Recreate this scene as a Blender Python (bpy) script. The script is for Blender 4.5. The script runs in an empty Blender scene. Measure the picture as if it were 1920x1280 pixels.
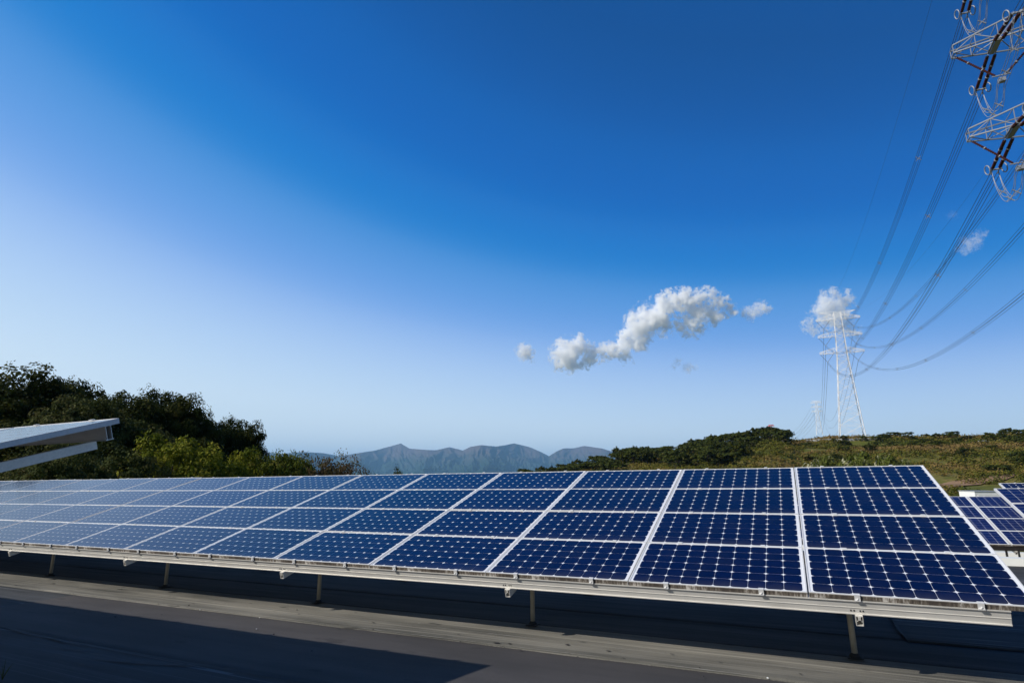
import bpy, bmesh, math, random
import numpy as np
from mathutils import Vector, Matrix, noise

random.seed(7)
rng = np.random.default_rng(7)
scene = bpy.context.scene
COL = scene.collection

# ------------------------------------------------------------------ camera, sky, sun, exposure
PITCH, ROLL, FPX = 0.2235, 0.0043, 1089.1          # focal length in pixels of a 1920 wide picture
cp_, sp_ = math.cos(PITCH), math.sin(PITCH)
_F = np.array([0, cp_, sp_]); _R = np.array([1.0, 0, 0]); _U = np.array([0, -sp_, cp_])
cr_, sr_ = math.cos(ROLL), math.sin(ROLL)
CAMR = np.array([cr_*_R + sr_*_U, -sr_*_R + cr_*_U, _F])
cam = bpy.data.cameras.new('camera')
cam.sensor_width = 36.0
cam.lens = FPX/1920*36
cam.clip_start = 0.05
cam.clip_end = 90000
camo = bpy.data.objects.new('camera', cam)
COL.objects.link(camo)
camo.matrix_world = Matrix(((CAMR[0][0], CAMR[1][0], -CAMR[2][0], 0), (CAMR[0][1], CAMR[1][1], -CAMR[2][1], 0),
                            (CAMR[0][2], CAMR[1][2], -CAMR[2][2], 0), (0, 0, 0, 1)))
scene.camera = camo

SUN_DIR = Vector((-1.422, -0.497, 1.0)).normalized()   # towards the sun
SUN_EL = math.asin(SUN_DIR.z)
SUN_AZ = math.atan2(SUN_DIR.x, SUN_DIR.y)
world = bpy.data.worlds.new('World')
scene.world = world
world.use_nodes = True
wn, wl = world.node_tree.nodes, world.node_tree.links
wn.clear()
sky = wn.new('ShaderNodeTexSky')
sky.sky_type = 'NISHITA'
sky.sun_disc = False
sky.sun_elevation = SUN_EL
sky.sun_rotation = SUN_AZ
sky.altitude = 300
sky.air_density = 1.0
sky.dust_density = 0.6
sky.ozone_density = 2.5


def wmath(op, a, b):
    n = wn.new('ShaderNodeMath'); n.operation = op
    for k, v in enumerate((a, b)):
        if isinstance(v, (int, float)): n.inputs[k].default_value = v
        else: wl.new(v, n.inputs[k])
    return n.outputs[0]


# clear air: whiter towards the horizon and towards the sun, deep blue away from both
wtc = wn.new('ShaderNodeTexCoord')
wsep = wn.new('ShaderNodeSeparateXYZ'); wl.new(wtc.outputs['Generated'], wsep.inputs[0])
wel = wmath('MAXIMUM', wsep.outputs[2], 0.0)
wdot = wn.new('ShaderNodeVectorMath'); wdot.operation = 'DOT_PRODUCT'
wl.new(wtc.outputs['Generated'], wdot.inputs[0]); wdot.inputs[1].default_value = tuple(SUN_DIR)
wsun = wdot.outputs['Value']
w_ = wmath('ADD', wmath('MULTIPLY', wel, -1.422), 1.155)
w_ = wmath('ADD', w_, wmath('MULTIPLY', wmath('MULTIPLY', wel, wel), -0.584))
w_ = wmath('ADD', w_, wmath('MULTIPLY', wsun, 0.051))
w_ = wmath('ADD', w_, wmath('MULTIPLY', wmath('MULTIPLY', wel, wsun), 0.946))
wr = wn.new('ShaderNodeValToRGB'); wl.new(wmath('DIVIDE', w_, 1.35), wr.inputs[0])
wr.color_ramp.interpolation = 'CARDINAL'


def srgb(c): return tuple((v/255/12.92 if v < 10.3 else ((v/255+0.055)/1.055)**2.4) for v in c)


SKY = [(0.0, (0, 76, 149)), (0.2, (0, 91, 174)), (0.4, (8, 109, 196)), (0.57, (62, 140, 217)), (0.77, (142, 184, 242)), (1.0, (216, 237, 255)), (1.35, (248, 252, 255))]
SKY = [(p/1.35, c) for p, c in SKY]
els = wr.color_ramp.elements
els[0].position = 0.0; els[0].color = (*srgb(SKY[0][1]), 1)
els[1].position = 1.0; els[1].color = (*srgb(SKY[-1][1]), 1)
for p, c in SKY[1:-1]:
    e = els.new(p); e.color = (*srgb(c), 1)
s2 = wn.new('ShaderNodeVectorMath'); s2.operation = 'SCALE'; s2.inputs['Scale'].default_value = 10.0
wmx = wn.new('ShaderNodeMix'); wmx.data_type = 'RGBA'; wmx.inputs[0].default_value = 0.02
bg = wn.new('ShaderNodeBackground')
bg.inputs['Strength'].default_value = 0.10
wo = wn.new('ShaderNodeOutputWorld')
wl.new(wr.outputs[0], s2.inputs[0])
wl.new(s2.outputs[0], wmx.inputs[6])
wl.new(sky.outputs[0], wmx.inputs[7])
wback = wn.new('ShaderNodeMapRange'); wl.new(wsep.outputs[1], wback.inputs[0])     # unseen half of the sky behind the viewer, dimmed to deepen the shadows
wback.inputs[1].default_value = -0.35; wback.inputs[2].default_value = 0.15; wback.inputs[3].default_value = 0.042; wback.inputs[4].default_value = 0.10
wl.new(wback.outputs[0], bg.inputs['Strength'])
wl.new(wmx.outputs[2], bg.inputs['Color'])
wl.new(bg.outputs[0], wo.inputs['Surface'])

sl = bpy.data.lights.new('sun', 'SUN')
sl.energy = 5.0
sl.angle = math.radians(0.53)
sl.color = (1.0, 0.955, 0.88)
slo = bpy.data.objects.new('sun', sl)
COL.objects.link(slo)
slo.rotation_euler = (-SUN_DIR).to_track_quat('-Z', 'Y').to_euler()

scene.view_settings.view_transform = 'Standard'
scene.view_settings.look = 'None'
scene.view_settings.exposure = 0.0
scene.view_settings.gamma = 1.0
scene.view_settings.use_curve_mapping = False
scene.cycles.volume_bounces = 24
scene.cycles.max_bounces = 26
scene.cycles.volume_max_steps = 512
scene.cycles.volume_step_rate = 0.3


# ------------------------------------------------------------------ helpers
def ray(px, py):
    """direction of a pixel of the 1920 x 1280 picture, in world space"""
    return np.array([(px-960)/FPX, (640-py)/FPX, 1.0]) @ CAMR


def az_el(px, py):
    d = ray(px, py)
    return math.atan2(d[0], d[1]), d[2]/math.hypot(d[0], d[1])


def ground_pt(px, py, dist):
    d = ray(px, py)
    h = math.hypot(d[0], d[1])
    return Vector((d[0]/h*dist, d[1]/h*dist, d[2]/h*dist))


def tag(o, label=None, cat=None, group=None, kind=None):
    if label: o['label'] = label
    if cat: o['category'] = cat
    if group: o['group'] = group
    if kind: o['kind'] = kind
    return o


def link(name, data, parent=None):
    o = bpy.data.objects.new(name, data)
    COL.objects.link(o)
    if parent: o.parent = parent
    return o


def empty(name, loc=(0, 0, 0), rz=0.0):
    o = link(name, None)
    o.empty_display_size = 0.3
    o.location = loc
    o.rotation_euler = (0, 0, rz)
    return o


def mesh_np(name, verts, quads, mats, tint=None, smooth=False, midx=None):
    verts = np.asarray(verts, np.float32)
    quads = np.asarray(quads, np.int32)
    me = bpy.data.meshes.new(name)
    k = quads.shape[1]
    me.vertices.add(len(verts)); me.vertices.foreach_set('co', verts.ravel())
    me.loops.add(quads.size); me.loops.foreach_set('vertex_index', quads.ravel())
    me.polygons.add(len(quads))
    me.polygons.foreach_set('loop_start', np.arange(0, quads.size, k, dtype=np.int32))
    me.polygons.foreach_set('loop_total', np.full(len(quads), k, np.int32))
    if midx is not None: me.polygons.foreach_set('material_index', np.asarray(midx, np.int32))
    if smooth: me.polygons.foreach_set('use_smooth', np.ones(len(quads), bool))
    me.update(calc_edges=True)
    if tint is not None:
        a = me.attributes.new('tint', 'FLOAT', 'FACE')
        a.data.foreach_set('value', np.asarray(tint, np.float32))
    for m in (mats if isinstance(mats, (list, tuple)) else [mats]): me.materials.append(m)
    me.validate()
    return me


class MB:
    """collects faces for ONE mesh"""
    def __init__(s): s.v = []; s.f = []; s.m = []; s.sm = []

    def add(s, vs, fs, mi=0, smooth=False):
        b = len(s.v); s.v += [tuple(v) for v in vs]
        for f in fs:
            s.f.append([b+i for i in f]); s.m.append(mi); s.sm.append(smooth)

    def box(s, x0, x1, y0, y1, z0, z1, mi=0, M=None):
        vs = [Vector((x, y, z)) for z in (z0, z1) for y in (y0, y1) for x in (x0, x1)]
        if M: vs = [M @ v for v in vs]
        s.add(vs, [(0, 2, 3, 1), (4, 5, 7, 6), (0, 1, 5, 4), (2, 6, 7, 3), (0, 4, 6, 2), (1, 3, 7, 5)], mi)

    def bar(s, p, q, w, w2=None, mi=0):
        p, q = Vector(p), Vector(q); d = (q-p)
        if d.length < 1e-6: return
        d.normalize()
        u = d.cross(Vector((0, 0, 1)))
        if u.length < 0.05: u = d.cross(Vector((1, 0, 0)))
        u.normalize(); v = d.cross(u)
        a, b = w/2, (w2 if w2 is not None else w)/2
        vs = [c + u*i*a + v*j*b for c in (p, q) for i, j in ((-1, -1), (1, -1), (1, 1), (-1, 1))]
        s.add(vs, [(3, 2, 1, 0), (4, 5, 6, 7), (0, 1, 5, 4), (1, 2, 6, 5), (2, 3, 7, 6), (3, 0, 4, 7)], mi)

    def tube(s, pts, r, n=8, mi=0, caps=True, smooth=True):
        pts = [Vector(p) for p in pts]
        rs = r if isinstance(r, (list, tuple)) else [r]*len(pts)
        b = len(s.v); N = len(pts)
        u = None
        for i, p in enumerate(pts):
            d = (pts[min(i+1, N-1)] - pts[max(i-1, 0)]).normalized()
            if u is None:
                u = d.cross(Vector((0, 0, 1)))
                if u.length < 0.05: u = d.cross(Vector((1, 0, 0)))
            u = (u - d*u.dot(d)).normalized(); v = d.cross(u)
            for k in range(n):
                a = 2*math.pi*k/n
                s.v.append(tuple(p + (u*math.cos(a) + v*math.sin(a))*rs[i]))
        for i in range(N-1):
            for k in range(n):
                s.f.append([b+i*n+k, b+i*n+(k+1) % n, b+(i+1)*n+(k+1) % n, b+(i+1)*n+k]); s.m.append(mi); s.sm.append(smooth)
        if caps:
            s.f.append([b+k for k in range(n)][::-1]); s.m.append(mi); s.sm.append(False)
            s.f.append([b+(N-1)*n+k for k in range(n)]); s.m.append(mi); s.sm.append(False)

    def ring(s, c, axis, R, r, n=16, m=6, mi=0):
        axis = Vector(axis).normalized(); u = axis.orthogonal().normalized(); v = axis.cross(u)
        b = len(s.v)
        for i in range(n):
            a = 2*math.pi*i/n; e = u*math.cos(a)+v*math.sin(a)
            for j in range(m):
                t = 2*math.pi*j/m
                s.v.append(tuple(Vector(c)+e*(R+r*math.cos(t))+axis*r*math.sin(t)))
        for i in range(n):
            for j in range(m):
                s.f.append([b+i*m+j, b+((i+1) % n)*m+j, b+((i+1) % n)*m+(j+1) % m, b+i*m+(j+1) % m]); s.m.append(mi); s.sm.append(True)

    def mesh(s, name, mats):
        me = bpy.data.meshes.new(name)
        me.from_pydata(s.v, [], s.f)
        for m in (mats if isinstance(mats, (list, tuple)) else [mats]): me.materials.append(m)
        me.polygons.foreach_set('material_index', s.m)
        me.polygons.foreach_set('use_smooth', s.sm)
        me.update()
        return me

    def build(s, name, mats, parent=None):
        return link(name, s.mesh(name, mats), parent)


# ------------------------------------------------------------------ materials
def nmat(name):
    m = bpy.data.materials.new(name); m.use_nodes = True
    nt = m.node_tree; nt.nodes.clear()
    out = nt.nodes.new('ShaderNodeOutputMaterial')
    return m, nt, out


def N(nt, kind, **kw):
    n = nt.nodes.new('ShaderNode'+kind)
    for k, v in kw.items():
        if k in ('operation', 'blend_type', 'data_type', 'noise_dimensions', 'attribute_name', 'feature', 'wave_type', 'bands_direction', 'vector_type', 'distance'):
            setattr(n, k, v)
        else:
            n.inputs[k.replace('_', ' ')].default_value = v
    return n


def mapping(nt, coord, scale=(1, 1, 1), loc=(0, 0, 0), rot=(0, 0, 0)):
    mp = nt.nodes.new('ShaderNodeMapping')
    mp.inputs['Scale'].default_value = scale
    mp.inputs['Location'].default_value = loc
    mp.inputs['Rotation'].default_value = rot
    nt.links.new(coord, mp.inputs['Vector'])
    return mp.outputs[0]


def ramp(nt, fac, stops):
    r = nt.nodes.new('ShaderNodeValToRGB')
    e = r.color_ramp.elements
    while len(e) > 1: e.remove(e[0])
    e[0].position = stops[0][0]; e[0].color = (*stops[0][1], 1)
    for p, c in stops[1:]:
        x = e.new(p); x.color = (*c, 1)
    nt.links.new(fac, r.inputs[0])
    return r.outputs[0]


def mix(nt, fac, a, b, blend='MIX'):
    m = nt.nodes.new('ShaderNodeMix'); m.data_type = 'RGBA'; m.blend_type = blend
    for sock, v in ((m.inputs[0], fac), (m.inputs[6], a), (m.inputs[7], b)):
        if isinstance(v, (int, float)): sock.default_value = v
        elif isinstance(v, tuple): sock.default_value = (*v, 1)
        else: nt.links.new(v, sock)
    return m.outputs[2]


def math_(nt, op, a, b=None, c=None, clamp=False):
    m = nt.nodes.new('ShaderNodeMath'); m.operation = op; m.use_clamp = clamp
    for i, v in enumerate((a, b, c)):
        if v is None: continue
        if isinstance(v, (int, float)): m.inputs[i].default_value = v
        else: nt.links.new(v, m.inputs[i])
    return m.outputs[0]


def noise_(nt, vec, scale, detail=4, rough=0.55, dist=0.0):
    n = nt.nodes.new('ShaderNodeTexNoise')
    n.inputs['Scale'].default_value = scale; n.inputs['Detail'].default_value = detail
    n.inputs['Roughness'].default_value = rough; n.inputs['Distortion'].default_value = dist
    nt.links.new(vec, n.inputs['Vector'])
    return n.outputs[0]


def bsdf(nt, out, color, rough=0.6, metal=0.0, bump=None, bstr=0.2, bdist=0.01, spec=0.5, coat=0.0):
    b = nt.nodes.new('ShaderNodeBsdfPrincipled')
    if isinstance(color, tuple): b.inputs['Base Color'].default_value = (*color, 1)
    else: nt.links.new(color, b.inputs['Base Color'])
    if isinstance(rough, (int, float)): b.inputs['Roughness'].default_value = rough
    else: nt.links.new(rough, b.inputs['Roughness'])
    b.inputs['Metallic'].default_value = metal
    b.inputs['Specular IOR Level'].default_value = spec
    b.inputs['Coat Weight'].default_value = coat
    b.inputs['Coat Roughness'].default_value = 0.03
    if bump is not None:
        bp = nt.nodes.new('ShaderNodeBump'); bp.inputs['Strength'].default_value = bstr
        bp.inputs['Distance'].default_value = bdist
        nt.links.new(bump, bp.inputs['Height']); nt.links.new(bp.outputs[0], b.inputs['Normal'])
    nt.links.new(b.outputs[0], out.inputs['Surface'])
    return b


def simple(name, color, rough=0.6, metal=0.0, var=0.12, scale=8.0, spec=0.5, bstr=0.0):
    m, nt, out = nmat(name)
    tc = nt.nodes.new('ShaderNodeTexCoord').outputs['Object']
    n = noise_(nt, tc, scale, 5)
    lo = tuple(c*(1-var) for c in color); hi = tuple(min(1, c*(1+var)) for c in color)
    col = ramp(nt, n, [(0.3, lo), (0.7, hi)])
    bsdf(nt, out, col, rough, metal, n if bstr else None, bstr, spec=spec)
    return m


def aluminium(name, color=(0.62, 0.62, 0.6), rough=0.42, metal=0.35, dirt=0.25):
    m, nt, out = nmat(name)
    tc = nt.nodes.new('ShaderNodeTexCoord').outputs['Object']
    n1 = noise_(nt, mapping(nt, tc, (2.5, 60, 60)), 1.0, 4)
    n2 = noise_(nt, tc, 5.0, 6, 0.65)
    c = ramp(nt, n1, [(0.3, tuple(x*0.9 for x in color)), (0.7, tuple(min(1, x*1.05) for x in color))])
    d = ramp(nt, n2, [(0.45, (0, 0, 0)), (0.75, (1, 1, 1))])
    c = mix(nt, math_(nt, 'MULTIPLY', d, dirt), c, (0.28, 0.24, 0.19))
    bsdf(nt, out, c, rough, metal)
    return m


def dirty_front():
    m, nt, out = nmat('stained_aluminium')
    tc = nt.nodes.new('ShaderNodeTexCoord').outputs['Object']
    n1 = noise_(nt, mapping(nt, tc, (55, 55, 9)), 1.0, 5, 0.7)
    n2 = noise_(nt, mapping(nt, tc, (3, 3, 3)), 1.0, 3)
    f = math_(nt, 'ADD', n1, math_(nt, 'MULTIPLY', math_(nt, 'SUBTRACT', n2, 0.5), 0.9))
    c = ramp(nt, f, [(0.40, (0.055, 0.043, 0.035)), (0.55, (0.14, 0.115, 0.09)), (0.68, (0.55, 0.51, 0.46))])
    bsdf(nt, out, c, 0.7)
    return m


def cell_mat(name, c0, c1, rough=0.22):
    m, nt, out = nmat(name)
    g = nt.nodes.new('ShaderNodeNewGeometry')
    oi = nt.nodes.new('ShaderNodeObjectInfo')
    r = math_(nt, 'ADD', math_(nt, 'MULTIPLY', g.outputs['Random Per Island'], 0.5), math_(nt, 'MULTIPLY', oi.outputs['Random'], 0.5))
    col = ramp(nt, r, [(0.0, c0), (1.0, c1)])
    tc = nt.nodes.new('ShaderNodeTexCoord').outputs['Object']
    sx = nt.nodes.new('ShaderNodeSeparateXYZ'); nt.links.new(tc, sx.inputs[0])
    low = math_(nt, 'MULTIPLY', math_(nt, 'SUBTRACT', 0.13, sx.outputs[1]), 9.0, clamp=True)
    dn = noise_(nt, mapping(nt, tc, (14, 3, 1), (0, 0, 0)), 1.0, 5, 0.6)
    dn2 = noise_(nt, tc, 4.0, 5, 0.7)
    dust = math_(nt, 'ADD', math_(nt, 'MULTIPLY', math_(nt, 'MULTIPLY', low, dn), 0.16), math_(nt, 'MULTIPLY', math_(nt, 'SUBTRACT', dn2, 0.45, clamp=True), 0.10), clamp=True)
    col = mix(nt, dust, col, (0.20, 0.19, 0.17))
    b = bsdf(nt, out, col, rough, 0.0, coat=0.62)
    b.inputs['Coat IOR'].default_value = 1.27
    b.inputs['Specular IOR Level'].default_value = 0.1
    b.inputs['Coat Roughness'].default_value = 0.09
    return m


def backsheet_mat():
    m, nt, out = nmat('white_backsheet')
    b = bsdf(nt, out, (0.80, 0.80, 0.80), 0.5, coat=0.6)
    b.inputs['Coat Roughness'].default_value = 0.09
    return m


def leaf_mat(name, cols, trans=0.25, tint=True):
    m, nt, out = nmat(name)
    g = nt.nodes.new('ShaderNodeNewGeometry')
    r = g.outputs['Random Per Island']
    if tint:
        a = nt.nodes.new('ShaderNodeAttribute'); a.attribute_name = 'tint'
        r = math_(nt, 'ADD', math_(nt, 'MULTIPLY', r, 0.35), math_(nt, 'MULTIPLY', a.outputs['Fac'], 0.65))
    n = len(cols)
    c = ramp(nt, r, [(0.1+0.8*i/(n-1), x) for i, x in enumerate(cols)])
    d = nt.nodes.new('ShaderNodeBsdfPrincipled')
    nt.links.new(c, d.inputs['Base Color']); d.inputs['Roughness'].default_value = 0.8
    d.inputs['Specular IOR Level'].default_value = 0.1
    t = nt.nodes.new('ShaderNodeBsdfTranslucent'); nt.links.new(c, t.inputs['Color'])
    mx = nt.nodes.new('ShaderNodeMixShader'); mx.inputs[0].default_value = trans
    nt.links.new(d.outputs[0], mx.inputs[1]); nt.links.new(t.outputs[0], mx.inputs[2])
    nt.links.new(mx.outputs[0], out.inputs['Surface'])
    return m


def membrane(name, lo, hi, streak=0.5, fine=0.25, scratch=0.0, spots=0.3):
    """roofing sheet laid along its local x"""
    m, nt, out = nmat(name)
    tc = nt.nodes.new('ShaderNodeTexCoord').outputs['Object']
    big = noise_(nt, mapping(nt, tc, (0.35, 1.1, 1)), 1.0, 5, 0.6)
    st = noise_(nt, mapping(nt, tc, (0.25, 6, 1)), 1.0, 6, 0.7, 0.3)
    gr = noise_(nt, tc, 160.0, 3, 0.6)
    f = math_(nt, 'ADD', math_(nt, 'MULTIPLY', big, 1-streak), math_(nt, 'MULTIPLY', st, streak))
    f = math_(nt, 'ADD', f, math_(nt, 'MULTIPLY', math_(nt, 'SUBTRACT', gr, 0.5), fine))
    c = ramp(nt, f, [(0.39, lo), (0.61, hi)])
    sp = noise_(nt, mapping(nt, tc, (2.2, 5, 1)), 1.0, 3, 0.5)
    c = mix(nt, math_(nt, 'MULTIPLY', ramp(nt, sp, [(0.66, (0, 0, 0)), (0.72, (1, 1, 1))]), spots), c, tuple(x*0.45 for x in lo))
    if scratch > 0:
        wv = nt.nodes.new('ShaderNodeTexNoise'); wv.inputs['Scale'].default_value = 1.0; wv.inputs['Detail'].default_value = 1
        nt.links.new(mapping(nt, tc, (0.06, 7.5, 1), (3, 0, 0)), wv.inputs['Vector'])
        ln = math_(nt, 'ABSOLUTE', math_(nt, 'SUBTRACT', wv.outputs[0], 0.5))
        ln = math_(nt, 'LESS_THAN', ln, 0.006)
        c = mix(nt, math_(nt, 'MULTIPLY', ln, scratch), c, tuple(min(1, x*2.2) for x in hi))
    h = math_(nt, 'ADD', gr, math_(nt, 'MULTIPLY', big, 3.0))
    bsdf(nt, out, c, 0.85, 0, h, 0.35, 0.006, spec=0.3)
    return m


M_FRAME = aluminium('anodised_frame', (0.72, 0.71, 0.69), 0.45, 0.1, 0.15)
M_RAIL = aluminium('rail_aluminium', (0.78, 0.75, 0.69), 0.42, 0.4, 0.15)
M_GALV = simple('galvanised_steel', (0.50, 0.50, 0.48), 0.45, 0.4, 0.12, 12)
M_LEG = simple('cream_painted_steel', (0.42, 0.37, 0.28), 0.4, 0.0, 0.15, 9)
M_DARK = simple('dark_flashing', (0.02, 0.02, 0.022), 0.8, 0, 0.3, 10)
M_FRONT = dirty_front()
M_CELL = cell_mat('mono_cell', (0.0003, 0.0016, 0.022), (0.0008, 0.0030, 0.036))
M_POLY = cell_mat('poly_cell', (0.001, 0.004, 0.045), (0.003, 0.010, 0.085), 0.35)
M_BACK = backsheet_mat()
M_BRONZE = simple('bronze_rail', (0.035, 0.03, 0.028), 0.5)
M_WHITE = simple('white_paint', (0.78, 0.78, 0.74), 0.6, 0, 0.05, 3)

# ------------------------------------------------------------------ the frame of the arrays (x right along the row, y up-slope, z up)
AZ, TILT, SLOPE = 0.4448, 0.2936, -0.0178
PU, PV = 1.32, 0.7914
P0 = Vector((3.34, 3.9267, -0.8042))
AX = Vector((math.cos(AZ)*math.cos(SLOPE), -math.sin(AZ)*math.cos(SLOPE), -math.sin(SLOPE)))
AY = Vector((math.sin(AZ), math.cos(AZ), 0))
AZv = AX.cross(AY)
ROT = Matrix((AX, AY, AZv)).transposed().to_4x4()
H0 = 0.571


def local_frame(origin):
    return Matrix.Translation(origin) @ ROT


ROOF = local_frame(P0 - AZv*H0)          # roof surface: local z = 0


def roof_z(x, y):
    """height of the roof plane at a world point"""
    d = Vector((x, y, 0)) - ROOF.translation
    return ROOF.translation.z - (AZv.x*(x-ROOF.translation.x) + AZv.y*(y-ROOF.translation.y))/AZv.z


# ------------------------------------------------------------------ terrain
# crest of the hill to the right as seen in the picture, turned into bearings
CREST = [(-3500, 905, 250), (-300, 905, 250), (480, 899, 240), (940, 897, 240), (985, 895, 240), (1040, 889, 240), (1090, 880, 245),
         (1130, 873, 250), (1157, 866, 255), (1200, 862, 258), (1250, 857, 262), (1300, 847, 266), (1340, 838, 270),
         (1400, 829, 275), (1440, 823, 280), (1475, 824, 288), (1495, 829, 300), (1540, 824, 312), (1600, 821, 318),
         (1700, 820, 318), (1800, 820, 315), (1900, 819, 312), (1990, 817, 310), (2300, 820, 310), (3400, 880, 300)]
_ca = [az_el(x, y) for x, y, r in CREST]
CA = np.array([a for a, e in _ca]); CE = np.array([e for a, e in _ca]); CR = np.array([r for *_, r in CREST], float)


def terrain_z(x, y, rough=True):
    r = math.hypot(x, y); a = math.atan2(x, y)
    back = abs(a) > 1.35
    if back: e, R = -0.01, 250.0
    else:
        e = float(np.interp(a, CA, CE)); R = float(np.interp(a, CA, CR))
    if r < 26: return -3.0
    r0 = 50.0
    if r < r0:
        z = -3.0 + (r-26)/(r0-26)*(-5.0)
    elif r < R:
        u = (r-r0)/(R-r0)
        ee = e - (e+0.16)*(1-u)**2.0
        z = r*ee
    else:
        zc = R*e
        u = min(1, (r-R)/900.0); u = u*u*(3-2*u)
        z = zc - (zc+60)*u
    if rough and r > 60:
        k = min(1, (r-60)/60)*min(1, 0.25+abs(R-r)/60)
        z += k*(noise.noise(Vector((x*0.02, y*0.02, 0)))*3.0 + noise.noise(Vector((x*0.07, y*0.07, 3)))*0.8)
    return z


def terrain_mat():
    m, nt, out = nmat('hillside_grass')
    tc = nt.nodes.new('ShaderNodeNewGeometry').outputs['Position']
    n1 = noise_(nt, tc, 0.03, 6, 0.65)
    n2 = noise_(nt, tc, 0.35, 5, 0.65)
    f = math_(nt, 'ADD', math_(nt, 'MULTIPLY', n1, 0.6), math_(nt, 'MULTIPLY', n2, 0.4))
    c = ramp(nt, f, [(0.35, (0.045, 0.06, 0.010)), (0.48, (0.09, 0.10, 0.016)), (0.58, (0.17, 0.14, 0.04)), (0.70, (0.20, 0.13, 0.06))])
    bsdf(nt, out, c, 0.9, 0, n2, 0.6, 0.5, spec=0.1)
    return m


M_TERR = terrain_mat()
rads = np.concatenate([[0.0, 12, 24], np.linspace(30, 340, 90), 340*np.power(60, np.linspace(0.02, 1, 34)), [40000, 60000]])
azs = np.concatenate([np.linspace(-math.pi, -1.0, 60, endpoint=False), np.linspace(-1.0, 1.25, 420), np.linspace(1.25, math.pi, 56)[1:]])
V, Q = [], []
for r in rads:
    for a in azs:
        x, y = r*math.sin(a), r*math.cos(a)
        V.append((x, y, terrain_z(x, y)))
na = len(azs)
for i in range(len(rads)-1):
    for j in range(na-1):
        Q.append((i*na+j, i*na+j+1, (i+1)*na+j+1, (i+1)*na+j))
tag(link('ground', mesh_np('ground', V, np.array(Q)[:, ::-1], M_TERR, smooth=True)), kind='structure')

# ------------------------------------------------------------------ far mountains
MT = [(200, 880), (420, 858), (490, 847), (510, 848.5), (528.6, 850.6), (550, 848), (573, 847), (606, 849), (636.5, 854.7), (665, 850), (702, 844.3),
      (731, 836.6), (751.4, 830.8), (767.5, 840.5), (802, 843.2), (818, 843.5), (842.7, 837.8), (867.7, 844), (883, 837),
      (902.4, 834), (929.4, 836.6), (945, 834.5), (964, 830.8), (980, 834.5), (995, 838.4), (1012, 846), (1029.6, 854.7), (1043, 846), (1056.6, 840.2), (1075.8, 840),
      (1095, 835.5), (1129.8, 840.5), (1156.8, 849), (1200, 858), (1300, 870), (1500, 885)]
_ma = [az_el(x, y) for x, y in MT]
MA = [a for a, e in _ma]; ME = [e for a, e in _ma]
V, Q = [], []
NR, NA = 110, 900
ma = np.linspace(MA[0], MA[-1], NA)
for i in range(NR):
    t = i/(NR-1)
    for j, a in enumerate(ma):
        e = float(np.interp(a, MA, ME))
        rc = 14000 + 900*math.sin(a*23) + 500*math.sin(a*61+1)
        r = rc - 6000*(1-t) if t < 1 else rc
        top = rc*e
        x, y = r*math.sin(a), r*math.cos(a)
        aw = a; a = a+0.018*noise.noise(Vector((a*22, t*4, 2)))+0.006*noise.noise(Vector((a*70, t*11, 5)))
        rd = 1-abs(noise.noise(Vector((a*38, t*3.2, 0.4))))*2
        rd3 = 1-abs(noise.noise(Vector((a*230, t*14, 8.4))))*2
        rd2 = 1-abs(noise.noise(Vector((a*95, t*6.5, 4.4))))*2
        k = t*(1-t)*4
        a = aw
        # spurs run down from the crest: keep apparent height below the skyline
        ee = -0.006 + (e+0.006)*(t**1.25) - k*(0.0125*(1-rd) + 0.0085*(1-rd2)) - 0.0036*k*(1-rd3) - 0.0009*(1-t*t)*(1-rd3)
        V.append((x, y, max(-90, r*ee)))
for i in range(NR-1):
    for j in range(NA-1):
        Q.append((i*NA+j, i*NA+j+1, (i+1)*NA+j+1, (i+1)*NA+j))
b = len(V)
for j, a in enumerate(ma):            # the far side of the range
    rc = 17500
    V.append((rc*math.sin(a), rc*math.cos(a), -90))
for j in range(NA-1):
    Q.append(((NR-1)*NA+j, (NR-1)*NA+j+1, b+j+1, b+j))
m, nt, out = nmat('mountain_forest')
tc = nt.nodes.new('ShaderNodeNewGeometry').outputs['Position']
n1 = noise_(nt, tc, 0.0016, 7, 0.62)
sx = nt.nodes.new('ShaderNodeSeparateXYZ'); nt.links.new(tc, sx.inputs[0])
hh = math_(nt, 'MULTIPLY', sx.outputs[2], 0.0011)
f = math_(nt, 'ADD', math_(nt, 'MULTIPLY', n1, 0.8), hh)
c = ramp(nt, f, [(0.35, (0.012, 0.03, 0.022)), (0.62, (0.03, 0.045, 0.035)), (0.95, (0.10, 0.075, 0.07))])
bsdf(nt, out, c, 1.0, spec=0.0)
tag(link('mountains', mesh_np('mountains', V, np.array(Q)[:, ::-1], m, smooth=True)), kind='structure')

# ------------------------------------------------------------------ the roof and its sheets
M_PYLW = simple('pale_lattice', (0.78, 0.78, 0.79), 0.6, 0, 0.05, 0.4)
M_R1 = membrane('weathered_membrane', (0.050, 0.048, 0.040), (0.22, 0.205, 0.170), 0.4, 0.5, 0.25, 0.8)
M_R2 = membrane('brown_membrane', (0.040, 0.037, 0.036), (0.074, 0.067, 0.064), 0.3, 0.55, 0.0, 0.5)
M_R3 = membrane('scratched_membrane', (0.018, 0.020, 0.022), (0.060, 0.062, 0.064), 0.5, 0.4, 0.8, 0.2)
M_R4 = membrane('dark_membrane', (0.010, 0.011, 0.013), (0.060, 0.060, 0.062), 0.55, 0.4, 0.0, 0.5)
rf = MB(); rf.box(-60, 22, -22, 6.95, -3.2, -0.012)
o = rf.build('roof', [M_R4]); o.matrix_world = ROOF; tag(o, kind='structure')


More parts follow.
